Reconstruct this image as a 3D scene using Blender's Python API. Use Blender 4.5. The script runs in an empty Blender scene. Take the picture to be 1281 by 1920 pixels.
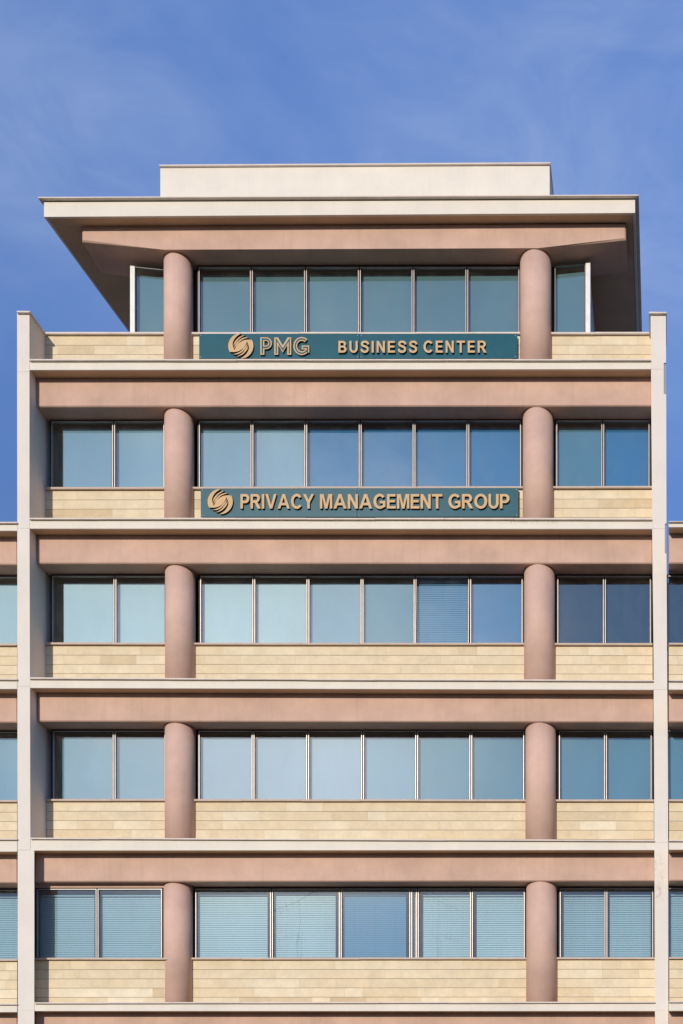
import bpy, bmesh, math, random
from mathutils import Vector
R = math.radians
random.seed(7)
S = bpy.context.scene
COL = S.collection

# ---------------------------------------------------------------- camera, sky, sun, exposure
F, VX, VY, D0, EYE = 2300.0, 1241.0, 2250.0, 28.0, 1.7       # level shift-lens camera 28 m from the facade
cam_d = bpy.data.cameras.new('camera')
cam = bpy.data.objects.new('camera', cam_d); COL.objects.link(cam); S.camera = cam
cam.location = (0, -D0, EYE); cam.rotation_euler = (R(90), 0, 0)
cam_d.sensor_fit = 'HORIZONTAL'; cam_d.sensor_width = 36; cam_d.lens = F / 1281 * 36
cam_d.shift_x = (640.5 - VX) / 1281; cam_d.shift_y = (VY - 960) / 1281
cam_d.clip_start = .1; cam_d.clip_end = 6000
S.view_settings.view_transform = 'Standard'; S.view_settings.look = 'None'
S.cycles.caustics_reflective = False
S.view_settings.gamma = 1; S.view_settings.exposure = 0

SUN_EL, SUN_AZ = 16.8, 13.5                                   # low sun behind the camera, a little to its left
sun_dir = Vector((-math.sin(R(SUN_AZ)) * math.cos(R(SUN_EL)), -math.cos(R(SUN_AZ)) * math.cos(R(SUN_EL)), math.sin(R(SUN_EL))))
sd = bpy.data.lights.new('sun', 'SUN'); sd.energy = 3.1; sd.angle = R(.5); sd.color = (1, .88, .72)
so = bpy.data.objects.new('sun', sd); COL.objects.link(so); so.location = (-20, -60, 40)
so.rotation_euler = sun_dir.to_track_quat('Z', 'Y').to_euler()

W = bpy.data.worlds.new('World'); S.world = W; W.use_nodes = True
nt = W.node_tree; nt.nodes.clear()
def N(t, typ, **kw):
    n = t.nodes.new(typ)
    for k, v in kw.items(): setattr(n, k, v)
    return n
def L(t, a, b): t.links.new(a, b)
def MIX(t, fac, a, b, blend='MIX'):
    m = N(t, 'ShaderNodeMix', data_type='RGBA', blend_type=blend)
    for i, v in ((0, fac), (6, a), (7, b)):
        if isinstance(v, (int, float)): m.inputs[i].default_value = v
        elif isinstance(v, tuple): m.inputs[i].default_value = (v + (1,))[:4]
        else: L(t, v, m.inputs[i])
    return m.outputs[2]
def RAMP(t, v, *stops):
    r = N(t, 'ShaderNodeValToRGB'); e = r.color_ramp.elements
    while len(e) < len(stops): e.new(.5)
    for k, (p, c) in enumerate(stops):
        e[k].position = p; e[k].color = (c, c, c, 1) if isinstance(c, (int, float)) else (c + (1,))[:4]
    L(t, v, r.inputs[0]); return r.outputs[0]
def NOISE(t, vec, scale, detail=4, rough=.55, dist=0):
    n = N(t, 'ShaderNodeTexNoise'); n.inputs['Scale'].default_value = scale; n.inputs['Detail'].default_value = detail
    n.inputs['Roughness'].default_value = rough; n.inputs['Distortion'].default_value = dist
    if vec is not None: L(t, vec, n.inputs['Vector'])
    return n.outputs['Fac']
def MAPPING(t, vec, sc, loc=(0, 0, 0), rot=(0, 0, 0)):
    m = N(t, 'ShaderNodeMapping'); m.inputs['Scale'].default_value = sc; m.inputs['Location'].default_value = loc
    m.inputs['Rotation'].default_value = rot; L(t, vec, m.inputs['Vector']); return m.outputs[0]

sky = N(nt, 'ShaderNodeTexSky', sky_type='NISHITA', sun_disc=False)
sky.sun_elevation = R(SUN_EL); sky.sun_rotation = R(180 + SUN_AZ); sky.altitude = 50
sky.air_density = 1.0; sky.dust_density = .3; sky.ozone_density = 3.0
tc = N(nt, 'ShaderNodeTexCoord')
CL_LOC = (-5.676, .2144, 2.338)
cl = NOISE(nt, MAPPING(nt, tc.outputs['Generated'], (2.4, 2.4, 5.0), CL_LOC, (0, R(25), R(20))), 1.5, 9, .53, .5)
wisp = NOISE(nt, MAPPING(nt, tc.outputs['Generated'], (5.5, 5.5, 11), (2.2, 5.1, .3), (0, R(-20), R(35))), 2.0, 8, .6, .9)
clm = N(nt, 'ShaderNodeMath', operation='MULTIPLY', use_clamp=True); L(nt, RAMP(nt, cl, (.30, .10), (.64, .72)), clm.inputs[0])
L(nt, RAMP(nt, wisp, (.32, .45), (.66, 1.0)), clm.inputs[1]); clf = clm.outputs[0]
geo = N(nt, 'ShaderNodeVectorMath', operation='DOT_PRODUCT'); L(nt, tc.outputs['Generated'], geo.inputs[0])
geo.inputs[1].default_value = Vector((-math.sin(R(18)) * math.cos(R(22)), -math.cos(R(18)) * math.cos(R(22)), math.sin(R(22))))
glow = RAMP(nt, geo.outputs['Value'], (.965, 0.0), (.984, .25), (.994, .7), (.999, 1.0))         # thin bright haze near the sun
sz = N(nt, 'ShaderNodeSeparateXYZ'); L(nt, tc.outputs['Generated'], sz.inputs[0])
low = RAMP(nt, sz.outputs[2], (.0, .2), (.45, .66), (.62, 1.0), (.72, 1.14))                                # low sky dimmed to weaken the fill light on fins and soffits
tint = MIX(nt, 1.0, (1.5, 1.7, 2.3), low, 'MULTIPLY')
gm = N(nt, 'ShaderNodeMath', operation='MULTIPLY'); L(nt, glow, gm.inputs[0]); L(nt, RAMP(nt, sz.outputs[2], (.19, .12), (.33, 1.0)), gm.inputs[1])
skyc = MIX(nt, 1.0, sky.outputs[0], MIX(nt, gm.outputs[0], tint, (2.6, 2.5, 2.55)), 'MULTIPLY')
clc = MIX(nt, RAMP(nt, geo.outputs['Value'], (.965, 0.0), (.99, 1.0)), (3.7, 4.8, 7.5), (17, 17.5, 18.2))
fade = N(nt, 'ShaderNodeMath', operation='MAXIMUM'); L(nt, RAMP(nt, sz.outputs[2], (.50, .12), (.63, 1.0)), fade.inputs[0])
L(nt, RAMP(nt, geo.outputs['Value'], (.968, 0.0), (.988, 1.0)), fade.inputs[1])
cf = N(nt, 'ShaderNodeMath', operation='MULTIPLY'); L(nt, clf, cf.inputs[0]); L(nt, fade.outputs[0], cf.inputs[1])
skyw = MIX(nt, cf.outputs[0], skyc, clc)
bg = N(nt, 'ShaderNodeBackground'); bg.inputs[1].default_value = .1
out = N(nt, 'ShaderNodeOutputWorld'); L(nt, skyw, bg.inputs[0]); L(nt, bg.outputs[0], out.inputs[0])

# ---------------------------------------------------------------- materials
def new_mat(name):
    m = bpy.data.materials.new(name); m.use_nodes = True; t = m.node_tree
    b = t.nodes['Principled BSDF']; return m, t, b
def plaster(name, col, rough=.85, var=.10, scale=1.4, pits=True, streak=0.0, stain=None):
    m, t, b = new_mat(name)
    co = N(t, 'ShaderNodeTexCoord').outputs['Object']
    big = NOISE(t, co, scale, 6, .6)
    c = MIX(t, 1.0, col, RAMP(t, big, (.3, 1 - var), (.7, 1 + var * .4)), 'MULTIPLY')
    fine = NOISE(t, co, 38, 3, .7)
    c = MIX(t, 1.0, c, RAMP(t, fine, (.3, .95), (.7, 1.02)), 'MULTIPLY')
    if streak:
        s = NOISE(t, MAPPING(t, co, (5, 1, .35)), 1.6, 6, .65)
        c = MIX(t, RAMP(t, s, (.52, 0.0), (.78, streak)), c, tuple(x * .55 for x in col))
    if pits:
        v = N(t, 'ShaderNodeTexVoronoi'); v.inputs['Scale'].default_value = 2.3; L(t, co, v.inputs['Vector'])
        c = MIX(t, RAMP(t, v.outputs['Distance'], (.018, .55), (.035, 0.0)), c, tuple(x * .35 for x in col))
    if stain:
        x0, x1, z0, z1, sc, ez, scol, th = stain
        sx = N(t, 'ShaderNodeSeparateXYZ'); L(t, co, sx.inputs[0])
        def band(o, a, z, e):
            r1 = N(t, 'ShaderNodeMapRange'); r1.inputs[1].default_value = a; r1.inputs[2].default_value = a + e; L(t, o, r1.inputs[0])
            r2 = N(t, 'ShaderNodeMapRange'); r2.inputs[1].default_value = z; r2.inputs[2].default_value = z - e; L(t, o, r2.inputs[0])
            mm = N(t, 'ShaderNodeMath', operation='MULTIPLY'); L(t, r1.outputs[0], mm.inputs[0]); L(t, r2.outputs[0], mm.inputs[1]); return mm.outputs[0]
        mk = N(t, 'ShaderNodeMath', operation='MULTIPLY'); L(t, band(sx.outputs[0], x0, x1, .05), mk.inputs[0]); L(t, band(sx.outputs[2], z0, z1, ez), mk.inputs[1])
        m2 = N(t, 'ShaderNodeMath', operation='MULTIPLY'); L(t, mk.outputs[0], m2.inputs[0])
        L(t, RAMP(t, NOISE(t, co, sc, 6, .7), (th, 0.0), (th + .12, .45)), m2.inputs[1])
        c = MIX(t, m2.outputs[0], c, scol)
    L(t, c, b.inputs['Base Color']); b.inputs['Roughness'].default_value = rough
    b.inputs['Specular IOR Level'].default_value = .25
    bp = N(t, 'ShaderNodeBump'); bp.inputs['Strength'].default_value = .25; bp.inputs['Distance'].default_value = .004
    L(t, NOISE(t, co, 60, 5, .7), bp.inputs['Height'])
    bp2 = N(t, 'ShaderNodeBump'); bp2.inputs['Strength'].default_value = .25; bp2.inputs['Distance'].default_value = .02
    L(t, NOISE(t, co, 2.2, 3, .5), bp2.inputs['Height']); L(t, bp.outputs[0], bp2.inputs['Normal'])
    L(t, bp2.outputs[0], b.inputs['Normal'])
    return m
def simple(name, col, rough=.5, metal=0, spec=.5):
    m, t, b = new_mat(name)
    co = N(t, 'ShaderNodeTexCoord').outputs['Object']
    c = MIX(t, 1.0, col, RAMP(t, NOISE(t, co, 6, 5, .6), (.3, .9), (.7, 1.05)), 'MULTIPLY')
    L(t, c, b.inputs['Base Color']); b.inputs['Roughness'].default_value = rough; b.inputs['Metallic'].default_value = metal
    b.inputs['Specular IOR Level'].default_value = spec
    return m
S0 = F / D0
DOFF = 0.0                                                    # whole facade plane shifted (the right wing stands further forward)
def wx(px, d=0): return (px - VX) / F * (D0 + d + DOFF)
def wz(py, d=0): return EYE + (VY - py) / F * (D0 + d + DOFF)
M = {}
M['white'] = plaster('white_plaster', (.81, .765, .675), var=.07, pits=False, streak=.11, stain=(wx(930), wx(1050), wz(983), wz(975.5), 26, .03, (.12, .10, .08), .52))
M['fin_white'] = plaster('stained_white_plaster', (.79, .745, .675), var=.06, pits=False, streak=.09, stain=(wx(1226), wx(1246), wz(1695), wz(1598), 9, .15, (.42, .33, .22), .5))
M['pink'] = plaster('pink_plaster', (.645, .442, .35), var=.16, streak=.28)
M['column'] = plaster('pink_column_plaster', (.685, .472, .385), var=.15, pits=True, streak=.18)
M['soffit'] = plaster('brown_soffit_plaster', (.62, .455, .30), var=.12, pits=False, stain=(wx(950), wx(1055), wz(400) - .5, wz(400) + .5, 14, .1, (.10, .075, .055), .56))
M['cap'] = plaster('coping_stone', (.74, .66, .59), var=.12, scale=3, pits=False, rough=.6)
M['sill'] = plaster('sill_stone', (.56, .45, .37), var=.12, scale=3, pits=False, rough=.55)
M['joint'] = simple('dark_joint', (.10, .08, .06), .9)
M['alu'] = simple('pale_aluminium', (.52, .47, .45), .4, .3)
M['white_jamb'] = simple('white_painted_metal', (.82, .81, .80), .4)
M['gasket'] = simple('black_gasket', (.02, .02, .025), .6)
M['room'] = simple('dim_interior', (.05, .055, .06), .9)  # darkness of the unlit rooms put into the wall colour
M['core'] = plaster('side_wall_plaster', (.6, .5, .42), var=.1, pits=False)
M['teal'] = simple('teal_sign_paint', (.005, .095, .135), .28, 0, .2)
M['gold'] = simple('matt_gold_paint', (.57, .37, .17), .55)
M['return'] = simple('black_letter_return', (.012, .012, .014), .6)
M['bolt'] = simple('steel_bolt', (.5, .55, .6), .35, .8)
M['strip'] = simple('plain_grey', (.30, .31, .29), .6)  # fin edge strips; also corner window frames, with their shade in the colour

def stone_mat():
    m, t, b = new_mat('sandstone_cladding')
    co = N(t, 'ShaderNodeTexCoord').outputs['Object']
    at = N(t, 'ShaderNodeAttribute', attribute_name='tone'); sp = N(t, 'ShaderNodeSeparateColor'); L(t, at.outputs['Color'], sp.inputs[0])
    base = MIX(t, sp.outputs[0], (.71, .585, .38), (.80, .71, .52))
    base = MIX(t, RAMP(t, sp.outputs[1], (.84, 0.0), (1.0, .7)), base, (.55, .42, .24))
    off = N(t, 'ShaderNodeVectorMath', operation='MULTIPLY_ADD'); L(t, at.outputs['Color'], off.inputs[0]); off.inputs[1].default_value = (17, 9, 23); L(t, co, off.inputs[2])
    v1 = NOISE(t, MAPPING(t, off.outputs[0], (1.6, 1, 5), (0, 0, 0), (0, R(8), 0)), 1.8, 7, .6, 1.2)
    base = MIX(t, RAMP(t, v1, (.58, 0.0), (.66, .3), (.74, 0.0)), base, (.84, .77, .62))
    base = MIX(t, 1.0, base, RAMP(t, NOISE(t, off.outputs[0], 3.0, 6, .65), (.3, .88), (.7, 1.06)), 'MULTIPLY')
    base = MIX(t, 1.0, base, RAMP(t, NOISE(t, co, 45, 3, .7), (.3, .94), (.7, 1.03)), 'MULTIPLY')
    L(t, base, b.inputs['Base Color']); b.inputs['Roughness'].default_value = .7; b.inputs['Specular IOR Level'].default_value = .3
    bp = N(t, 'ShaderNodeBump'); bp.inputs['Strength'].default_value = .3; bp.inputs['Distance'].default_value = .004
    L(t, NOISE(t, co, 40, 5, .7), bp.inputs['Height']); L(t, bp.outputs[0], b.inputs['Normal'])
    return m
M['stone'] = stone_mat()

def glass_mat(name, refl, tint, rcol=(.86, .93, .97)):
    m, t, b = new_mat(name); t.nodes.remove(b); o = t.nodes['Material Output']
    co = N(t, 'ShaderNodeTexCoord').outputs['Object']
    tr = N(t, 'ShaderNodeBsdfTransparent'); tr.inputs[0].default_value = tint + (1,)
    gl = N(t, 'ShaderNodeBsdfGlossy'); gl.inputs[0].default_value = rcol + (1,); gl.inputs['Roughness'].default_value = .0
    bp = N(t, 'ShaderNodeBump'); bp.inputs['Strength'].default_value = .08; bp.inputs['Distance'].default_value = .014
    L(t, NOISE(t, co, 1.1, 2, .5), bp.inputs['Height']); L(t, bp.outputs[0], gl.inputs['Normal'])
    fr = N(t, 'ShaderNodeFresnel'); fr.inputs[0].default_value = 1.5
    ma = N(t, 'ShaderNodeMath', operation='ADD', use_clamp=True); L(t, fr.outputs[0], ma.inputs[0]); ma.inputs[1].default_value = refl
    mx = N(t, 'ShaderNodeMixShader'); L(t, ma.outputs[0], mx.inputs[0]); L(t, tr.outputs[0], mx.inputs[1]); L(t, gl.outputs[0], mx.inputs[2])
    # a thin film of dust so the pane is not perfectly clean
    df = N(t, 'ShaderNodeBsdfDiffuse'); df.inputs[0].default_value = (.5, .5, .47, 1)
    m2 = N(t, 'ShaderNodeMixShader'); L(t, RAMP(t, NOISE(t, MAPPING(t, co, (2.2, 1, 1)), 1.5, 6, .65), (.45, .004), (.8, .06)), m2.inputs[0])
    L(t, mx.outputs[0], m2.inputs[1]); L(t, df.outputs[0], m2.inputs[2]); # the pane is a closed sheet: only the face a ray enters by coats and reflects, the face it leaves by is clear
    clear = N(t, 'ShaderNodeBsdfTransparent'); m3 = N(t, 'ShaderNodeMixShader')
    L(t, N(t, 'ShaderNodeNewGeometry').outputs['Backfacing'], m3.inputs[0]); L(t, m2.outputs[0], m3.inputs[1]); L(t, clear.outputs[0], m3.inputs[2])
    L(t, m3.outputs[0], o.inputs[0])
    return m
M['glass'] = glass_mat('blue_coated_glass', .12, (.73, .915, .94), (.95, .97, .92))
def blind_mat(name, col, lines=0, depth=.25):
    m, t, b = new_mat(name)
    co = N(t, 'ShaderNodeTexCoord').outputs['Object']
    c = MIX(t, 1.0, col, RAMP(t, NOISE(t, MAPPING(t, co, (.7, 1, .3)), .9, 4, .5), (.3, .9), (.7, 1.05)), 'MULTIPLY')
    L(t, c, b.inputs['Base Color']); b.inputs['Roughness'].default_value = .9; b.inputs['Specular IOR Level'].default_value = .1
    return m
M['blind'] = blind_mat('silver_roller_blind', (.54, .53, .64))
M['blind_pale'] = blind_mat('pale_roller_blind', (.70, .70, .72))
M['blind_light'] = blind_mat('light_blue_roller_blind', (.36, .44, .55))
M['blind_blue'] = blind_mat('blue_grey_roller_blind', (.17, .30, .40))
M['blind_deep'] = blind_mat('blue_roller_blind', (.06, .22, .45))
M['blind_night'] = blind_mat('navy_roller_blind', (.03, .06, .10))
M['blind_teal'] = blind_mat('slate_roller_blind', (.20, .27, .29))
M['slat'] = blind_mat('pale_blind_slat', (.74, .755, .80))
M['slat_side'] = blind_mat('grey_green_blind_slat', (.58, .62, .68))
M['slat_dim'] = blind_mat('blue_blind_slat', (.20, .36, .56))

def ground_mat():
    m, t, b = new_mat('paved_ground'); co = N(t, 'ShaderNodeTexCoord').outputs['Object']
    c = MIX(t, NOISE(t, co, .3, 8, .6), (.045, .04, .033), (.09, .078, .06))
    L(t, c, b.inputs['Base Color']); b.inputs['Roughness'].default_value = .9; return m
M['ground'] = ground_mat()

# ---------------------------------------------------------------- mesh helpers
def link(name, bm, mats, parent=None, bevel=0, smooth=False):
    bmesh.ops.recalc_face_normals(bm, faces=bm.faces[:])
    if bevel: bmesh.ops.bevel(bm, geom=[e for e in bm.edges if len(e.link_faces) == 2 and e.calc_face_angle() > .6], offset=bevel, segments=2, affect='EDGES', profile=.6, clamp_overlap=True)
    me = bpy.data.meshes.new(name); bm.to_mesh(me); bm.free()
    for k in (mats if isinstance(mats, (list, tuple)) else [mats]): me.materials.append(M[k])
    if smooth:
        for p in me.polygons: p.use_smooth = True
    o = bpy.data.objects.new(name, me); COL.objects.link(o)
    if parent is not None: o.parent = parent
    return o
def empty(name, label, cat, loc=(0, 0, 0), group=None):
    o = bpy.data.objects.new(name, None); COL.objects.link(o); o.location = loc; o.empty_display_size = .3
    o['label'] = label; o['category'] = cat
    if group: o['group'] = group
    return o
def P(px, py, d): return Vector((wx(px, d), d + DOFF, wz(py, d)))
def prism_w(bm, front, back, mi=0):
    a = [bm.verts.new(v) for v in front]; b = [bm.verts.new(v) for v in back]; n = len(a)
    fs = [bm.faces.new(a), bm.faces.new(b[::-1])]
    for i in range(n):
        fs.append(bm.faces.new((a[i], b[i], b[(i + 1) % n], a[(i + 1) % n])))
    for f in fs: f.material_index = mi
    return fs
def prism(bm, poly, d0, d1, mi=0):
    """a pixel outline standing at depth d0 (metres behind the fin face), extruded straight back to d1"""
    fr = [P(x, y, d0) for x, y in poly]
    return prism_w(bm, fr, [Vector((v.x, d1 + DOFF, v.z)) for v in fr], mi)
def wbox(bm, x0, x1, y0, y1, z0, z1, mi=0):
    fr = [Vector((x0, y0, z0)), Vector((x1, y0, z0)), Vector((x1, y0, z1)), Vector((x0, y0, z1))]
    return prism_w(bm, fr, [Vector((v.x, y1, v.z)) for v in fr], mi)
class Line:                                                   # a nearly level edge: y at x=55 and at x=1222 of the photo
    def __init__(s, a, b): s.a, s.b = a, b
    def __call__(s, x): return s.a + (s.b - s.a) * (x - 55) / 1167
    def __add__(s, k): return Line(s.a + k, s.b + k)
def band(bm, x0, x1, top, bot, d0, d1, mi=0):
    return prism(bm, [(x0, bot(x0)), (x1, bot(x1)), (x1, top(x1)), (x0, top(x0))], d0, d1, mi)
def at_depth(line, d_from, d_to):
    """the same world height read at another depth"""
    k = (D0 + d_from) / (D0 + d_to)
    return Line(VY - (VY - line.a) * k, VY - (VY - line.b) * k)

D_BEAM, D_STONE, D_WIN, D_COL, D_CORE = .305, .72, .80, .692, 1.75

# ---------------------------------------------------------------- builders for the repeating parts
def slab(parent, x0, x1, top, bot, seg=9):
    """cap_bottom = top of the white band; white fascia with lip and recessed soffit"""
    bm = bmesh.new(); band(bm, x0, x1, top, bot, .006, .056); link('floor_edge', bm, 'white', parent, .006)
    bm = bmesh.new()
    b2 = at_depth(bot, .006, .064); b2 = b2 + (-.012 * S0)
    t2 = at_depth(top, .006, .064)
    band(bm, x0, x1, t2, b2, .064, 1.2); link('slab_soffit', bm, 'soffit', parent)
def cap(parent, x0, x1, top, bot, d0=-.05, d1=.3, seg=9, mat='cap', name='coping'):
    bm = bmesh.new()
    for i in range(seg):
        a = x0 + (x1 - x0) * i / seg; b = x0 + (x1 - x0) * (i + 1) / seg - (.25 if i < seg - 1 else 0)
        j = random.uniform(-.25, .25)
        band(bm, a, b, top + j, bot + j, d0, d1)
    return link(name, bm, mat, parent, .004)
def beam(parent, x0, x1, top_z_line, bot, d1=1.2, mat='pink'):
    bm = bmesh.new()
    fs = band(bm, x0, x1, top_z_line, bot, D_BEAM, d1)
    e = [ed for ed in bm.edges if all(abs(v.co.y - D_BEAM - DOFF) < 1e-4 for v in ed.verts)]
    bmesh.ops.bevel(bm, geom=e, offset=.022, segments=1, affect='EDGES')
    return link('beam', bm, mat, parent)
def column(parent, x0, x1, top_z, bot_z):
    # px extents are silhouettes; r from width, centre corrected for the oblique view
    dc = D0 + D_COL
    u0, u1 = math.atan((x0 - VX) / F), math.atan((x1 - VX) / F)
    um, hw = (u0 + u1) / 2, (u1 - u0) / 2
    dist = dc / math.cos(um); r = dist * math.sin(hw); cx = dc * math.tan(um)
    bm = bmesh.new(); n = 72
    lo = [bm.verts.new((cx + r * math.cos(2 * math.pi * i / n), D_COL + r * math.sin(2 * math.pi * i / n), bot_z)) for i in range(n)]
    hi = [bm.verts.new((v.co.x, v.co.y, top_z(VX + (v.co.x) * F / dc) if callable(top_z) else top_z)) for v in lo]
    for i in range(n):
        f = bm.faces.new((lo[i], lo[(i + 1) % n], hi[(i + 1) % n], hi[i])); f.smooth = True
    bm.faces.new(lo[::-1]); bm.faces.new(hi)
    return link('column', bm, 'column', parent)
def stone_panel(parent, x0, x1, top, z_bot, course=17.3, unit=34, d=D_STONE, tone=.14):
    """courses of sandstone slabs laid down from the line under the sill"""
    bm = bmesh.new(); lay = bm.loops.layers.color.new('tone')
    sc = F / (D0 + d); u = unit / sc
    X0, X1 = wx(x0, d), wx(x1, d); zt0, zt1 = wz(top(x0), d), wz(top(x1), d)
    def zt(x): return zt0 + (zt1 - zt0) * (x - X0) / (X1 - X0)
    n = int(math.ceil((zt0 - z_bot) / (course / sc))) + 1
    for k in range(n):
        x = X0 - random.choice((0, .3, .5, .8)) * u
        while x < X1:
            w = random.choice((1, 1, 2, 2, 2, 3, 4)) * u; a, b = max(x, X0), min(x + w - .0018, X1)
            x += w
            if b - a < .03: continue
            h0, h1 = k * course / sc + .0085, (k + 1) * course / sc
            j = random.uniform(-.0012, .0012)
            fr = [Vector((a, d + j + DOFF, zt(a) - h1)), Vector((b, d + j + DOFF, zt(b) - h1)), Vector((b, d + j + DOFF, zt(b) - h0)), Vector((a, d + j + DOFF, zt(a) - h0))]
            if fr[2].z < z_bot: continue
            for v in fr: v.z = max(v.z, z_bot)
            fs = prism_w(bm, fr, [Vector((v.x, d + DOFF + .03, v.z)) for v in fr])
            c = (min(1, max(0, random.gauss(.64, tone))), random.random(), random.random(), 1)
            for f in fs:
                for lp in f.loops: lp[lay] = c
    o = link('stone_cladding', bm, 'stone', parent)
    bm = bmesh.new(); z0 = z_bot
    fr = [Vector((X0, d + DOFF + .012, z0)), Vector((X1, d + DOFF + .012, z0)), Vector((X1, d + DOFF + .012, zt1)), Vector((X0, d + DOFF + .012, zt0))]
    fr2 = [Vector((v.x, d + DOFF + .2, v.z)) for v in fr]
    prism_w(bm, fr, fr2); link('parapet_wall', bm, 'joint', parent)
    return o
def ring(bm, x0, x1, top, bot, d0, d1, w, mi=0):
    """rectangular frame in the facade plane; w = width in px"""
    band(bm, x0, x0 + w, top, bot, d0, d1, mi); band(bm, x1 - w, x1, top, bot, d0, d1, mi)
    band(bm, x0 + w, x1 - w, top, top + w, d0, d1, mi); band(bm, x0 + w, x1 - w, bot + (-w), bot, d0, d1, mi)
def window(parent, x0, x1, top, bot, style='roller', d=D_WIN, fw=1.15, tilt=0, tone='blind', label=None, margins=(0, 0, 0), frame_mat='alu'):
    """light sash frame with a black gasket (the part), its pane and the blind behind it (sub-parts)"""
    bm = bmesh.new()
    ring(bm, x0, x1, top, bot, d - .035, d + .03, fw, 0)
    ring(bm, x0 + fw, x1 - fw, top + fw, bot + (-fw), d - .012, d + .03, .8, 1)
    hinge = Vector((0, d, wz(top(x0), d)))
    f = link('window', bm, [frame_mat, 'gasket'], parent)
    if label: f['label'] = label
    bm = bmesh.new(); i = fw + .5
    ta, tb = random.uniform(-.0028, .0028), random.uniform(-.0028, .0028)
    q = [(x0 + i, bot(x0) - i), (x1 - i, bot(x1) - i), (x1 - i, top(x1) + i), (x0 + i, top(x0) + i)]
    w_, h_ = (x1 - x0) / S0, (bot.a - top.a) / S0
    pts = []
    for k, (x, y) in enumerate(q):
        p = P(x, y, d + .005); p.y += (ta * w_ / 2) * (1 if k in (1, 2) else -1) + (tb * h_ / 2) * (1 if k > 1 else -1); pts.append(p)
    prism_w(bm, pts, [v + Vector((0, .006, 0)) for v in pts])
    link('pane', bm, 'glass', f)
    ml, mr, mt = margins
    db = d + .11
    kx = (D0 + d) / (D0 + db)
    def bx(x): return VX + (x - VX) * kx
    tt, bb = at_depth(top, d, db), at_depth(bot, d, db)
    a, b = bx(x0 + ml - .5), bx(x1 - mr + .5)
    bm = bmesh.new()
    if style == 'roller':
        band(bm, a, b, tt + (mt + 9), bb + 6, db, db + .004); link('blind', bm, tone, f)
    else:
        pitch, tilt_s = (4.1, 67) if style == 'venetian' else (4.0, 72)
        y = mt
        H = bb.a - tt.a
        band(bm, a, b, tt + (y - 2.5), tt + y, db - .012, db + .012)
        while y < H + 3:
            y += pitch
            c = [P(a, tt(a) + y, db), P(b, tt(b) + y, db)]
            hh, dd = .026 * math.sin(R(tilt_s)), .026 * math.cos(R(tilt_s))
            fr = [c[0] + Vector((0, -dd, -hh)), c[1] + Vector((0, -dd, -hh)), c[1] + Vector((0, dd, hh)), c[0] + Vector((0, dd, hh))]
            prism_w(bm, fr, [v + Vector((0, .0012, 0)) for v in fr])
        for fx in (.18, .5, .82):
            xx = a + (b - a) * fx
            band(bm, xx - .12, xx + .12, tt + mt, bb, db - .022, db - .021)
        link('blind', bm, (tone if tone.startswith('slat') else 'slat') if style == 'venetian' else 'slat_dim', f)
    if tilt:
        for ob in [f] + list(f.children):
            for v in ob.data.vertices:
                if ob.name.startswith('blind'): continue
                v.co.y -= (hinge.z - v.co.z) * math.tan(R(tilt))
    return f
def window_bay(parent, xs, top, bot, styles='roller', d=D_WIN, gap=1.25, **kw):
    """a row of windows between xs, with a dark subframe showing in the gaps"""
    bm = bmesh.new()
    e = xs[0] - 1.2, xs[-1] + 1.2
    for x in xs: band(bm, x - 1.6, x + 1.6, top + (-2), bot + 1, d - .004, d + .06)
    band(bm, e[0], e[1], top + (-2.2), top + .3, d - .006, d + .06)
    link('window_subframe', bm, 'gasket', parent)
    for i in range(len(xs) - 1):
        st = styles if isinstance(styles, str) else styles[i]
        k = {a: (b[i] if isinstance(b, list) else b) for a, b in kw.items()}
        window(parent, xs[i] + gap, xs[i + 1] - gap, top, bot, st, d, **k)

# ---------------------------------------------------------------- ground
bm = bmesh.new(); g = 2500
vs = [bm.verts.new((x, y, 0)) for x, y in ((-g, -g), (g, -g), (g, g), (-g, g))]; bm.faces.new(vs)
o = link('ground', bm, 'ground'); o['kind'] = 'structure'

# ---------------------------------------------------------------- data read off the facade (px of the photo)
# rows 2..6 : slab above (cap top, cap bottom, slab bottom), beam bottom, window top, sill top, sill bottom
CAPS = [(Line(673, 673.2), Line(675.6, 675.6), Line(693.6, 692)),
        (Line(970.8, 971), Line(973.4, 974), Line(991.2, 991.8)),
        (Line(1270, 1275), Line(1272.6, 1277.4), Line(1290, 1293.5)),
        (Line(1570.5, 1575), Line(1573, 1577.6), Line(1595, 1594)),
        (Line(1879.5, 1878), Line(1882, 1880.6), Line(1896, 1896)),
        (Line(2174, 2174), Line(2176.5, 2176.5), Line(2192, 2192))]
BEAM_BOT = [Line(762.3, 760.8), Line(1056.5, 1056.5), Line(1352.5, 1354), Line(1653.5, 1652), Line(1949, 1949)]
WIN_TOP = [Line(789.5, 787.5), Line(1079.5, 1080), Line(1370.5, 1370.5), Line(1667, 1666), Line(1964, 1964)]
SILL = [(Line(913, 911), Line(916.5, 914.5)), (Line(1204.5, 1205.5), Line(1208, 1209)), (Line(1498, 1499), Line(1501.5, 1502.5)),
        (Line(1796, 1795), Line(1799.5, 1798.5)), (Line(2092, 2092), Line(2095, 2095))]
COLS = [((308, 364.5), (980.5, 1038)), ((309.5, 367), (983, 1041)), ((309, 367), (985.5, 1043)), ((306.5, 362), (987, 1044.5)), ((306.5, 362), (987, 1044.5))]
MID = [[372, 472.5, 573.5, 675.5, 776.5, 877.5, 978], [374.5, 476, 577.5, 679, 778.5, 881, 981], [371.5, 474.5, 577, 680, 781.5, 883, 984],
       [365.5, 509, 638, 770.5, 782.5, 884, 985], [365.5, 468, 571, 674, 777, 880, 985]]
LEFT = [[95, 213, 309], [96.5, 215.5, 312], [98, 214, 311], [67.5, 182, 304.5], [67.5, 182, 304.5]]
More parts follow.
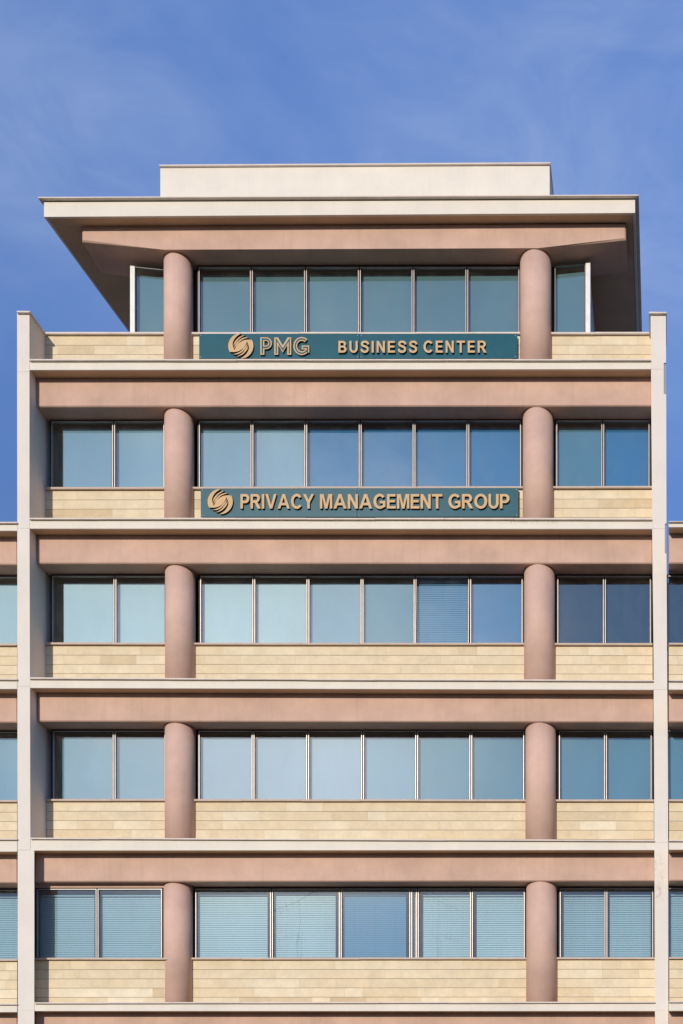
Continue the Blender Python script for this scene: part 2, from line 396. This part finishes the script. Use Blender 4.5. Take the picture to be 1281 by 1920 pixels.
RIGHT = [[1042.5, 1130.5, 1219], [1044.5, 1133.5, 1221.5], [1047.5, 1135.5, 1223], [1049, 1136.5, 1226], [1049, 1136.5, 1226]]
FIN_L = [(55.3, 57), (56, 57.5), (57.5, 60), (64.5, 64.5), (64.5, 64.5)]
INR = [1221.3, 1222.5, 1225, 1227, 1228]

# ---------------------------------------------------------------- the main building
bld = empty('office_building', 'pink and beige office building with white side fins, round columns and a flat overhanging roof', 'building', (wx(640), .3, 0))
bld_off = bld.location.copy()
def own(root):                                                # keep world placement when parented to the empty at its base
    inv = root.location
    for c in root.children: c.location = -Vector(inv)
# side fins: front outline (px) extruded back
def fin(outer, inner, cuts, splay=False):
    """a fin cast in lifts with hairline joints; outer / inner: [(y, x)...] edges in px"""
    def ip(tab, y):
        for (y0, x0), (y1, x1) in zip(tab, tab[1:]):
            if y0 <= y <= y1: return x0 + (x1 - x0) * (y - y0) / max(1e-6, y1 - y0)
    bm = bmesh.new()
    def lift(ya, yb, ins, d0):
        ys = [ya] + [y for y, _ in outer if ya < y < yb] + [yb]; yi = [ya] + [y for y, _ in inner if ya < y < yb] + [yb]
        o = [(ip(outer, y), y) for y in ys]; n = [(ip(inner, y), y) for y in yi]
        sg = 1 if n[0][0] > o[0][0] else -1
        poly = [(x + sg * ins, y) for x, y in o] + [(x - sg * ins, y) for x, y in n[::-1]]
        fr = [P(x, y, d0) for x, y in poly]; bk = [Vector((v.x, .95 - ins * .01, v.z)) for v in fr]
        if splay:
            for (x, y), v in zip(poly, bk):
                if x > 50: v.x = wx(x, .95)
        prism_w(bm, fr, bk)
    for ya, yb in zip(cuts, cuts[1:]): lift(ya + .2, yb - .2, 0, 0)
    lift(cuts[0] + 1, cuts[-1] - 1, .5, .006)
    return link('side_fin', bm, 'fin_white', bld)
fin([(585, 32), (1594, 33)], [(585, 55.2), (970, 55.3), (1594, 57)], [585, 697, 990.5, 1287, 1594])
fin([(1594, 33.3), (2390, 33.8)], [(1594, 64.3), (2390, 64.5)], [1594, 1895, 2390], True)
fin([(586, 1249), (680, 1249.2), (680.5, 1245), (738, 1245), (739, 1249.5), (981, 1250), (982, 1247), (1037, 1247), (1038, 1250), (1200, 1251), (1500, 1253), (2390, 1254.2)],
    [(586, 1220.2), (690, 1221), (980, 1223), (1200, 1225.5), (1500, 1227), (2390, 1230)], [586, 692, 991.2, 1293, 1580, 1895, 2390])
for q in ([(1245, 738), (1249.4, 738), (1249.2, 681), (1245, 681)], [(1247, 1037), (1250, 1037), (1250, 982), (1247, 982)]):
    bm = bmesh.new(); prism(bm, q, .03, .9); link('grey_strip', bm, 'strip', bld)
for a, b, y in ((31.3, 56, 582.4), (1217, 1250.4, 584.2)):
    bm = bmesh.new(); prism(bm, [(a, y + 3), (b, y + 3), (b, y + .4), (a, y)], -.06, 1.0); link('fin_coping', bm, 'cap', bld, .003)

for r in range(6):
    ct, cb, sb = CAPS[r]
    x0 = 55.4 if r < 3 else (57.3 if r == 3 else 64.6)
    xr = (1221, 1223, 1226, 1228, 1229, 1230)[r]
    slab(bld, x0 + .1, xr - .1, at_depth(cb, -.05, .006), sb)
    cap(bld, x0 - .3, xr, ct, cb)
for r in range(5):
    ct, cb, sb = CAPS[r]; xl, xr = FIN_L[r][0], INR[r]
    bb = BEAM_BOT[r]
    xbl = VX + (xl - VX) * D0 / (D0 + D_BEAM) if r < 3 else xl + .6
    if r == 3: xbl = 64.9
    top = at_depth(sb, .006, D_BEAM) + (-2)
    beam(bld, xbl, xr + 1, top, bb)
    nb = CAPS[r + 1]                                          # the slab this storey stands on
    wt, (st, sbm) = WIN_TOP[r], SILL[r]
    zslab = lambda x, ln=nb[0]: wz(ln(x), -.05)
    soff = at_depth(bb, D_BEAM, D_COL)
    for (a, b) in COLS[r]:
        column(bld, a, b, lambda x, s=soff: wz(s(x), D_COL), zslab((a + b) / 2) - .03)
    # stone parapets between fin and columns, with sills
    xsl = VX + (xl - VX) * D0 / (D0 + D_STONE) if r < 3 else 65.2
    bays = [(xsl, COLS[r][0][0] + 22), (COLS[r][0][0] + 34, COLS[r][1][0] + 22), (COLS[r][1][0] + 34, xr + 1.5)]
    ds = .655
    for (a, b) in bays:
        fw_ = .27 if (r >= 3 and a < 100) else 0                      # the left bay of the lower storeys stands a little further out
        stone_panel(bld, a, b, at_depth(sbm, ds, D_STONE) + .3, min(zslab(a), zslab(b)) - .04, d=D_STONE - fw_, tone=.12 if r < 2 else .2)
        cap(bld, a + .2, b - .2, st, sbm, ds - fw_, D_WIN + .1 - fw_, seg=max(2, int((b - a) / 105)), mat='sill', name='window_sill')
    # windows
    wb = at_depth(st, ds, D_WIN) + .5
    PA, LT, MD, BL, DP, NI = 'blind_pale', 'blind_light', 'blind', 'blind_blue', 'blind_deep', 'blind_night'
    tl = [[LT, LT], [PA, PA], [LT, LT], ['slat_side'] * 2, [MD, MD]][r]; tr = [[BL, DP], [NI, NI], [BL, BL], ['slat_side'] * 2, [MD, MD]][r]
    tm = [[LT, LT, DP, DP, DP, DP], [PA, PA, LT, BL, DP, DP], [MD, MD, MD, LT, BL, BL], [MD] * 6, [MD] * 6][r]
    ls = ['roller', 'roller']; ms = ['roller'] * 6; rs = ['roller'] * 2
    kl = km = kr = {}
    if r == 1: ms = ['roller', 'roller', 'roller', 'roller', 'closed', 'roller']; km = dict(tilt=[0, 0, 0, 0, 2.2, 0], label=[None, None, None, None, 'window tilted slightly open at its lower edge', None])
    if r == 3:
        ls = rs = ['venetian'] * 2; ms = ['venetian', 'venetian', 'closed', 'venetian', 'venetian', 'venetian']
        kl = dict(margins=[(3, 8, 12), (4, 5, 12)]); km = dict(margins=[(2, 9, 11), (3, 10, 9), (2, 10, 11), (2, 0, 11), (9, 2, 12), (8, 2, 12)]); kr = dict(margins=[(7, 3, 12), (6, 5, 12)])
    if r < 2 or r == 2: kl = dict(margins=[(18 if r != 2 else 14, 0, 0), (0, 0, 0)])
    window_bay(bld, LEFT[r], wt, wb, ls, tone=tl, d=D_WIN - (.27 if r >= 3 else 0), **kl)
    if r >= 3:
        bm = bmesh.new(); band(bm, 64.9, 330, at_depth(bb, D_BEAM, .53) + (-6), wt + (-2.3), .5, .7); link('window_header', bm, 'pink', bld)
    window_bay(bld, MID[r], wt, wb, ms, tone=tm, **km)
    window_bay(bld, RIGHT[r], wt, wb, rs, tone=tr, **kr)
# base course below the lowest slab, and the dark core with the outer side walls
bm = bmesh.new(); band(bm, 64.6, 1229, Line(2190, 2190), Line(2390, 2390), .3, .9); link('base_wall', bm, 'pink', bld)
bm = bmesh.new(); band(bm, 40, 1247, Line(690, 690), Line(2390, 2390), D_CORE, D_CORE + .1); link('interior_wall', bm, 'room', bld)
bm = bmesh.new(); zt = wz(672, 0); wbox(bm, wx(34), wx(1249), D_CORE + .103, 14, 0, zt - .05)
wbox(bm, wx(34), wx(38), .96, D_CORE + .1, 0, zt - .05); wbox(bm, wx(1245), wx(1249), .96, D_CORE + .1, 0, zt - .05)
link('wall', bm, 'core', bld)

# ---- penthouse storey
ct, cb, sb = CAPS[0]
bm = bmesh.new()                                              # tapered cantilever beam
ptop = 424
fr = [(153.3, 452), (307, 468), (1010, 465), (1174, 448.5), (1174, ptop - 4), (153.3, ptop)]
prism(bm, fr, D_BEAM, 1.30)
e = [ed for ed in bm.edges if all(abs(v.co.y - D_BEAM) < 1e-4 for v in ed.verts) and min(v.co.z for v in ed.verts) < wz(432, D_BEAM)]
bmesh.ops.bevel(bm, geom=e, offset=.03, segments=1, affect='EDGES')
link('beam', bm, 'pink', bld)
sof = Line(468.8, 464)
for a, b in ((307, 362.5), (975.5, 1034)):
    s = at_depth(sof, D_BEAM, D_COL)
    column(bld, a, b, lambda x, s=s: wz(s(x), D_COL) + .02, wz(673, -.05) - .03)
ds = .655
pc, pb = Line(622.3, 622.3), Line(625.6, 625.4)
for a, b in ((84.8, 329), (341, 998), (1009, 1222)):
    stone_panel(bld, a, b, at_depth(pb, ds, D_STONE) + .3, wz(674, -.05) - .04)
    cap(bld, a + .2, b - .2, pc, pb, ds, D_WIN + .1, seg=max(2, int((b - a) / 105)), mat='cap', name='parapet_coping')
wt, wb = Line(500.5, 500), Line(621.5, 621.5); wb = at_depth(pc, ds, D_WIN) + .5
window_bay(bld, [371.5, 471.5, 573, 674, 774.5, 875.5, 975], wt, wb, tone='blind_teal')
def slope_window(xs, tops, jamb):
    (xa, ya), (xb, yb) = tops
    ln = Line(ya + (yb - ya) * (55 - xa) / (xb - xa), ya + (yb - ya) * (1222 - xa) / (xb - xa))
    window(bld, xs[0], xs[1], ln, wb, frame_mat='strip', tone='blind_teal')  # frame in darker grey: shade under the beam put into its colour
    bm = bmesh.new(); j0, j1 = jamb
    band(bm, j0, j1, ln + (-1.5), wb, D_WIN - .07, D_WIN + .12); link('corner_post', bm, 'white_jamb', bld, .006)
    return ln
lnl = slope_window((252.8, 318), ((253, 500), (308, 505)), (243.8, 252.6))
lnr = slope_window((1040.5, 1098.2), ((1042, 499), (1098, 494)), (1098.4, 1107.2))
bm = bmesh.new(); band(bm, 300, 374, Line(497, 497), wb, D_WIN + .13, D_WIN + .2); band(bm, 970, 1041, Line(497, 497), wb, D_WIN + .13, D_WIN + .2); link('window_subframe', bm, 'gasket', bld)
# side walls of the penthouse: pale frame, recess, wall
zf = wz(600, .8)
zr = wz(466, D_BEAM); zb = wz(690, 0)
bm = bmesh.new(); wbox(bm, wx(1099, .93), wx(1106.8, .93), .93, 3.0, zb, wz(500, D_WIN) - .02); link('side_window_frame', bm, 'white_jamb', bld)
bm = bmesh.new(); wbox(bm, wx(245, .93), wx(252, .93), .93, 2.1, zb, zr - .25); link('side_window_frame', bm, 'white_jamb', bld)
bm = bmesh.new(); wbox(bm, wx(262, .9), wx(1090, .9), 2.2, 2.3, zb, zr + .35); link('interior_wall', bm, 'room', bld)
bm = bmesh.new(); wbox(bm, wx(262, .9), wx(1101, .9), 2.31, 6.2, zb, zr + .4); link('wall', bm, 'core', bld)

# ---- the big roof: fascia boards, recessed soffit, coping, roof block
FLp, FRp = P(82.3, 406.5, 0), P(1191.2, 399, 0)
bl = P(241.5, 622, 3.72); br = P(1197.3, 622, 3.72)
RB = 5.6
sl = (bl.x - FLp.x) / 3.72; sr = (br.x - FRp.x) / 3.72
def zl(x, py_l, py_r): return wz(py_l) + (wz(py_r) - wz(py_l)) * (x - FLp.x) / (FRp.x - FLp.x)
def plan(inset): # plan corners with inset
    return [(FLp.x + inset + sl * inset, inset), (FRp.x - inset + sr * inset, inset), (FRp.x - inset + sr * (RB - inset), RB - inset), (FLp.x + inset + sl * (RB - inset), RB - inset)]
def plate(bm, pl, bot, top):
    a = [Vector((x, y, zl(x, *bot))) for x, y in pl]; b = [Vector((x, y, zl(x, *top))) for x, y in pl]
    return prism_w(bm, a, b)
roof = bmesh.new(); plate(roof, plan(.065), (404.6, 397.4), (379, 374.5)); ro = link('roof', roof, 'soffit', bld)
o_, i_ = plan(0), plan(.055)
for k in (0, 1, 3):
    bm = bmesh.new(); a, b = o_[k], o_[(k + 1) % 4]; c, d_ = i_[(k + 1) % 4], i_[k]
    plate(bm, [a, b, c, d_], (406.5, 399), (379, 374.5)); f = link('fascia', bm, 'white', ro, .004)
bm = bmesh.new(); plate(bm, plan(-.085), (376.8, 372.4), (374.6, 370.2)); link('roof_coping', bm, 'cap', ro, .004)
bm = bmesh.new(); wbox(bm, wx(300.5, .9), wx(1031, .9), .9, 3.6, zl(0, 376, 372), wz(311, .9)); link('roof_block', bm, 'white', ro, .006)
bm = bmesh.new()
fr = [P(298.5, 310.8, .85), P(1032.5, 306.3, .85), P(1032.5, 303.8, .85), P(298.5, 308.3, .85)]
prism_w(bm, fr, [Vector((v.x, 3.65, v.z)) for v in fr]); link('block_coping', bm, 'cap', ro, .004)
own(bld)
for c in bld.children:
    pass

# ---------------------------------------------------------------- the two lower wings at the frame edges
def wing(name, label, xa, xb, near, dy, sgn, doff=0.0):
    global DOFF; DOFF = doff
    w = empty(name, label, 'building', (wx((xa + xb) / 2), .3, 0), 'lower wings beside the tall building')
    for r in range(1, 6):
        ct, cb, sb = [l + dy for l in CAPS[r]]
        if r == 1:
            top = Line(978, 977)
            slab(w, xa, xb, Line(980.6, 978), sb + (2 if sgn < 0 else -3)); cap(w, xa, xb, top, Line(980.4, 978.4), seg=4)
        else:
            slab(w, xa, xb, at_depth(cb, -.05, .006), sb); cap(w, xa, xb, ct, cb, seg=4)
    for r in range(1, 5):
        sb = CAPS[r][2] + dy; bb = BEAM_BOT[r] + dy
        beam(w, xa, xb, at_depth(sb, .006, D_BEAM) + (-6), bb)
        st, sbm = [l + dy for l in SILL[r]]
        zs = wz(CAPS[r + 1][0](xa) + dy, -.05) - .04
        stone_panel(w, xa, xb, at_depth(sbm, .655, D_STONE) + .3, zs)
        cap(w, xa + .2, xb - .2, st, sbm, .655, D_WIN + .1, seg=4, mat='sill', name='window_sill')
        wt = WIN_TOP[r] + dy; wb = at_depth(st, .655, D_WIN) + .5
        n = near[r - 1]; xs = [n + sgn * k * 101 for k in range(4)]
        if sgn < 0: xs = xs[::-1]
        st_ = 'venetian' if r == 3 else 'roller'
        window_bay(w, xs, wt, wb, st_, margins=(6, 6, 12) if r == 3 else (0, 0, 0), tone=('slat_side' if r == 3 else ('blind_light' if sgn < 0 and r < 3 else 'blind_night' if r < 2 else 'blind_blue') if r != 1 or sgn > 0 else 'blind_pale'))
    bm = bmesh.new(); band(bm, xa, xb, Line(2190, 2190), Line(2390, 2390), .3, .9); link('base_wall', bm, 'pink', w)
    bm = bmesh.new(); band(bm, xa, xb, Line(995, 995), Line(2390, 2390), D_CORE, D_CORE + .1); link('interior_wall', bm, 'room', w)
    bm = bmesh.new(); wbox(bm, wx(xa), wx(xb), D_CORE + .103, 14, 0, wz(990)); link('wall', bm, 'core', w)
    own(w); DOFF = 0.0
wing('building_wing', 'lower pink and white wing joining the left side of the tall building', -330, 32, [40, 42, 42, 28.5], 2, -1)
wing('building_wing', 'lower pink and white wing joining the right side of the tall building', 1254.2, 1620, [1249, 1249, 1250, 1252], -.5, 1, -.62)

# ---------------------------------------------------------------- signs
def arc(cx, cy, rx, ry, a0, a1, n=14):
    return [(cx + rx * math.cos(R(a0 + (a1 - a0) * i / n)), cy + ry * math.sin(R(a0 + (a1 - a0) * i / n))) for i in range(n + 1)]
T = .2
def stroke(pts, w):
    l, r = [], []
    for i, p in enumerate(pts):
        p = Vector(p); a = Vector(pts[max(i - 1, 0)]); b = Vector(pts[min(i + 1, len(pts) - 1)])
        t1 = (p - a).normalized() if i > 0 else (b - p).normalized(); t2 = (b - p).normalized() if i < len(pts) - 1 else t1
        t = (t1 + t2).normalized(); n = Vector((-t.y, t.x)); k = w / 2 / max(.4, n.dot(Vector((-t1.y, t1.x))))
        l.append(tuple(p + n * k)); r.append(tuple(p - n * k))
    return l + r[::-1]
def smooth(pts, n=5):
    o = []
    for i in range(len(pts) - 1):
        p0, p1, p2, p3 = [Vector(pts[min(max(i + k, 0), len(pts) - 1)]) for k in (-1, 0, 1, 2)]
        for j in range(n):
            t = j / n; o.append(tuple(.5 * ((2 * p1) + (p2 - p0) * t + (2 * p0 - 5 * p1 + 4 * p2 - p3) * t * t + (3 * p1 - p0 - 3 * p2 + p3) * t ** 3)))
    return o + [pts[-1]]
def glyph(ch, T=T):
    """outline loops (outer, then holes) at cap height 1, and advance width"""
    if ch == 'I': return [[(0, 0), (T, 0), (T, 1), (0, 1)]], T
    if ch == 'E': return [[(0, 0), (.68, 0), (.68, .17), (T, .17), (T, .43), (.62, .43), (.62, .59), (T, .59), (T, .83), (.66, .83), (.66, 1), (0, 1)]], .68
    if ch == 'T': return [[(.3, 0), (.5, 0), (.5, .83), (.8, .83), (.8, 1), (0, 1), (0, .83), (.3, .83)]], .8
    if ch == 'N': return [[(0, 0), (.19, 0), (.19, .66), (.58, 0), (.78, 0), (.78, 1), (.59, 1), (.59, .35), (.2, 1), (0, 1)]], .78
    if ch == 'M': return [[(0, 0), (.185, 0), (.185, .78), (.385, 0), (.575, 0), (.775, .78), (.775, 0), (.96, 0), (.96, 1), (.665, 1), (.48, .3), (.295, 1), (0, 1)]], .96
    if ch == 'V': return [[(.35, 0), (.57, 0), (.92, 1), (.705, 1), (.465, .26), (.218, 1), (0, 1)]], .92
    if ch == 'A': return [[(0, 0), (.215, 0), (.295, .225), (.705, .225), (.79, 0), (1.01, 0), (.61, 1), (.395, 1)], [(.36, .395), (.64, .395), (.5, .77)]], 1.01
    if ch == 'Y': return [[(.36, 0), (.565, 0), (.565, .42), (.925, 1), (.69, 1), (.465, .6), (.235, 1), (0, 1), (.36, .42)]], .925
    if ch == 'P': return [[(0, 0), (T, 0), (T, .375)] + arc(.42, .6875, .32, .3125, -90, 90) + [(0, 1)], [(T, .545)] + arc(.40, .6875, .125, .1425, -90, 90, 8) + [(T, .83)]], .74
    if ch == 'R': return [[(0, 0), (T, 0), (T, .415), (.27, .415), (.36, .37), (.60, 0), (.845, 0), (.66, .31), (.57, .415)] + arc(.47, .71, .305, .29, -65, 90) + [(0, 1)],
                          [(T, .57)] + arc(.45, .70, .12, .13, -90, 90, 8) + [(T, .83)]], .845
    if ch == 'B': return [[(0, 0)] + arc(.46, .29, .31, .29, -90, 55) + arc(.43, .745, .275, .255, -45, 90) + [(0, 1)],
                          [(T, .17)] + arc(.44, .30, .12, .13, -90, 90, 8) + [(T, .43)], [(T, .59)] + arc(.41, .71, .11, .12, -90, 90, 8) + [(T, .83)]], .77
    if ch == 'U': return [[(0, 1)] + arc(.39, .38, .39, .4, 180, 360, 20) + [(.78, 1), (.58, 1)] + arc(.39, .38, .19, .225, 360, 180, 16) + [(.2, 1)]], .78
    if ch == 'O': return [arc(.5, .5, .5, .52, 0, 354, 36), arc(.5, .5, .285, .345, 0, 350, 28)], 1.0
    if ch == 'C': return [arc(.48, .5, .48, .52, 38, 325, 30) + arc(.48, .5, .265, .345, 318, 38, 26)], .9
    if ch == 'G': return [arc(.49, .5, .49, .52, 40, 300, 30) + [(.93, .13), (.93, .53), (.5, .53), (.5, .36), (.73, .36), (.73, .23)] + arc(.49, .5, .27, .345, 300, 40, 26)], .95
    if ch == 'S': return [stroke(smooth([(.71, .70), (.66, .83), (.53, .915), (.36, .925), (.19, .88), (.125, .75), (.18, .63), (.37, .545), (.56, .475), (.655, .36), (.65, .2), (.54, .1), (.37, .07), (.2, .105), (.11, .2), (.085, .32)], 4), .19)], .77
def shape_mesh(loops_list, xf, depth, front_d, back_mat):
    """2-D loops -> a flat-faced solid: filled faces with holes via a 2-D curve, gold front and dark returns"""
    cu = bpy.data.curves.new('shape', 'CURVE'); cu.dimensions = '2D'; cu.fill_mode = 'BOTH'; cu.extrude = depth / 2
    for lp in loops_list:
        s = cu.splines.new('POLY'); s.points.add(len(lp) - 1)
        for i, p in enumerate(lp):
            q = xf(p); s.points[i].co = (q[0], q[1], 0, 1)
        s.use_cyclic_u = True
    ob = bpy.data.objects.new('shape', cu); COL.objects.link(ob)
    bpy.context.view_layer.update()
    me = bpy.data.meshes.new_from_object(ob.evaluated_get(bpy.context.evaluated_depsgraph_get()))
    bm = bmesh.new(); bm.from_mesh(me)
    bpy.data.objects.remove(ob); bpy.data.curves.remove(cu); bpy.data.meshes.remove(me)
    for f in bm.faces:
        f.material_index = 0 if abs(f.normal.z) > .5 else 1; f.smooth = False
    for v in bm.verts: v.co = Vector((v.co.x, front_d + depth / 2 - v.co.z, v.co.y))
    return bm
def join(bms):
    o = bmesh.new()
    for b in bms:
        me = bpy.data.meshes.new('tmp'); b.to_mesh(me); b.free(); o.from_mesh(me); bpy.data.meshes.remove(me)
    return o
def letters(text, x0, x1, ybase, ycap, d, track=.16, depth=.045, slope=0, glyphs=glyph, name='lettering', parent=None, mats=('gold', 'return')):
    h = (wz(ycap, d) - wz(ybase, d)); tot = 0; pos = []
    for i, ch in enumerate(text):
        g, a = glyphs(ch); pos.append((g, tot)); tot += a + track
    tot -= track; sx = (wx(x1, d) - wx(x0, d)) / tot
    bms = []
    for g, off in pos:
        bms.append(shape_mesh(g, lambda p, off=off: (wx(x0, d) + (off + p[0]) * sx, wz(ybase, d) + p[1] * h), depth, d, None))
    bm = join(bms)
    me = bpy.data.meshes.new(name); bm.to_mesh(me); bm.free()
    for k in mats: me.materials.append(M[k])
    o = bpy.data.objects.new(name, me); COL.objects.link(o); o.parent = parent
    return o
def rot(lp): return [(-x, -y) for x, y in lp]
EMB = [arc(0, 0, 1, 1, 90, 209, 26) + smooth([(-.87, -.485), (-.62, -.44), (-.5, -.385), (-.57, -.16), (-.645, .06), (-.61, .34), (-.38, .70), (0, .985)], 4),
       smooth([(-.595, -.02), (-.5, .3), (-.2, .64), (.1, .80), (.34, .86)], 5) + smooth([(.34, .86), (.06, .70), (-.16, .53), (-.40, .22), (-.595, -.02)], 5)[1:-1],
       smooth([(-.55, -.2), (-.42, .13), (-.1, .48), (.25, .655), (.63, .67)], 5) + smooth([(.63, .67), (.24, .55), (-.08, .35), (-.36, .02), (-.55, -.2)], 5)[1:-1]]
up = smooth([(-.5, -.37), (-.42, -.13), (-.2, .19), (.1, .39), (.45, .49), (.865, .485)], 5)
EYE_ = up + rot(up)
def emblem(parent, cx, cy, r, d):
    rr = r / (F / (D0 + d)); X, Z = wx(cx, d), wz(cy, d); bms = []
    for lp in EMB + [rot(l) for l in EMB] + [[(x * .985, y * .985) for x, y in EYE_]]:
        bms.append((lp))
    out_ = []
    for i, lp in enumerate(bms):
        dd = .035 + (0 if i < 6 else .0012)
        out_.append(shape_mesh([lp], lambda p: (X + p[0] * rr, Z + p[1] * rr), dd, d - (dd - .035), None))
    bm = join(out_); me = bpy.data.meshes.new('emblem'); bm.to_mesh(me); bm.free()
    me.materials.append(M['gold']); me.materials.append(M['return'])
    o = bpy.data.objects.new('emblem', me); COL.objects.link(o); o.parent = parent; return o
def sign(label, x0, x1, xm, top, bot, d=.615):
    s = empty('sign', label, 'sign', (wx((x0 + x1) / 2, d), d, wz(bot(650), d)), 'company signs on the facade')
    for a, b in ((x0, xm - .25), (xm + .25, x1)):
        bm = bmesh.new(); band(bm, a, b, top, bot, d, d + .03); p = link('panel', bm, 'teal', s, .003)
        bm = bmesh.new()
        for x in (a + 3, b - 3):
            for y in (top(x) + 3, bot(x) - 3):
                c = P(x, y, d - .004); sp = bmesh.ops.create_uvsphere(bm, u_segments=8, v_segments=6, radius=.011)
                for v in sp['verts']: v.co = Vector((v.co.x, v.co.y * .5, v.co.z)) + c
        link('bolt', bm, 'bolt', p)
    return s
dl = .565
s1 = sign('upper teal sign with gold emblem reading PMG BUSINESS CENTER', 373.5, 970, 674, Line(625.4, 626.6), Line(672.6, 671.5))
emblem(s1, 451.6, 648.4, 23.6, .57)
letters('BUSINESS', 634.6, 782.3, 661, 639, dl, track=.27, parent=s1)
letters('CENTER', 794.2, 912.4, 661, 638.6, dl, track=.27, parent=s1)
# inline letters of the short name: gold body with a teal groove strip lying on it
def gl_pmg(ch):
    t = .25
    if ch == 'P': return [[(0, 0), (t, 0), (t, .32)] + arc(.36, .66, .36, .34, -90, 90) + [(0, 1)], [(t, .53)] + arc(.36, .66, .14, .135, -90, 90, 10) + [(t, .795)]], .72
    if ch == 'M': return [[(0, 0), (t, 0), (t, .56), (.53, .13), (.81, .56), (.81, 0), (1.06, 0), (1.06, 1), (.83, 1), (.53, .53), (.23, 1), (0, 1)]], 1.06
    if ch == 'G': return [arc(.5, .5, .52, .52, 48, 318, 34) + [(.97, .1), (.97, .53), (.5, .53), (.5, .31), (.73, .31), (.73, .22)] + arc(.5, .5, .285, .30, 318, 48, 30)], .97
def gl_groove(ch):
    c = .125; w = .085
    if ch == 'P': return [[(c - w / 2, .07), (c + w / 2, .07), (c + w / 2, .375)] + arc(.36, .66, .28, .285, -90, 90) + [(c - w / 2, .945)], [(c + w / 2, .47)] + arc(.36, .66, .195, .19, -90, 90, 10) + [(c + w / 2, .85)]], .72
    if ch == 'M': return [stroke([(.125, .07), (.125, .88), (.53, .3), (.935, .88), (.935, .07)], w)], 1.06
    if ch == 'G': return [stroke(arc(.5, .5, .4, .41, 52, 318, 34) + [(.86, .17), (.86, .42), (.56, .42)], w)], .97
letters('PMG', 488.2, 580, 665, 632.4, .57, track=.15, depth=.04, glyphs=gl_pmg, parent=s1)
g_ = letters('PMG', 488.2, 580, 665, 632.4, .568, track=.15, depth=.0015, glyphs=gl_groove, parent=s1, mats=('teal', 'teal'), name='lettering_groove')
own(s1)
s2 = sign('lower teal sign with gold emblem reading PRIVACY MANAGEMENT GROUP', 376.5, 972, 669.5, Line(916.4, 914.2), Line(969.6, 968.2))
emblem(s2, 413, 940.4, 23.6, .57)
letters('PRIVACY', 451, 589, 953.5, 926.3, dl, track=.1, parent=s2)
letters('MANAGEMENT', 600, 829.5, 953.5, 926.3, dl, track=.1, parent=s2)
letters('GROUP', 841, 955.6, 953.3, 926.2, dl, track=.1, parent=s2)
own(s2)

# ---------------------------------------------------------------- two aerial masts across the street, seen only as reflections in the lowest windows
def mast(label, px, s=1):
    yb = -48.0; k = (1.61 + 28 + (-yb) + .8) / F                # mirrored in the glass plane
    X = (px - VX) * k; H = EYE + (VY - 1692) * k; Hl = EYE + (VY - 1757) * k
    m = empty('antenna_mast', label, 'antenna mast', (X, yb, 0), 'aerial masts across the street')
    def bar(bm, a, b, r):
        a, b = Vector(a), Vector(b); t = (b - a).normalized(); u = t.orthogonal().normalized(); v = t.cross(u)
        prism_w(bm, [a + (u * math.cos(q) + v * math.sin(q)) * r for q in (0, 1.57, 3.14, 4.71)], [b + (u * math.cos(q) + v * math.sin(q)) * r for q in (0, 1.57, 3.14, 4.71)])
    bm = bmesh.new(); c = [(-.13, -.1), (.13, -.1), (0, .15)]; z = 0
    for x, y in c: bar(bm, (x, y, 0), (x, y, Hl), .013)
    while z < Hl - .4:
        for i in range(3): bar(bm, (c[i][0], c[i][1], z), (c[(i + 1) % 3][0], c[(i + 1) % 3][1], z + .4), .006)
        z += .4
    link('lattice', bm, 'gasket', m)
    bm = bmesh.new(); bar(bm, (0, 0, Hl - .5), (0, 0, H), .014); link('pole', bm, 'gasket', m)
    bm = bmesh.new(); bar(bm, (-1.6 * s, 0, H - .75), (1.5 * s, .2, H + .62), .012)
    for q in range(9):
        f = q / 8; x = (-1.6 + 3.1 * f) * s; z = H - .75 + 1.37 * f
        bar(bm, (x, -.05, z - .28), (x, .25, z + .28), .007)
    link('aerial', bm, 'gasket', m)
    bm = bmesh.new(); bar(bm, (0, 0, Hl + .1), (-1.3 * s, 0, Hl - .35), .01)
    for f in (.4, .6, .8, 1): bar(bm, (-1.3 * s * f, 0, Hl + .1 - .45 * f - .2), (-1.3 * s * f, 0, Hl + .1 - .45 * f + .2), .007)
    link('aerial', bm, 'gasket', m)
mast('thin lattice aerial mast reflected in the second centre window of the lowest row', 576, 1)
mast('thin lattice aerial mast reflected beside the narrow pane of the lowest row', 829, -1)
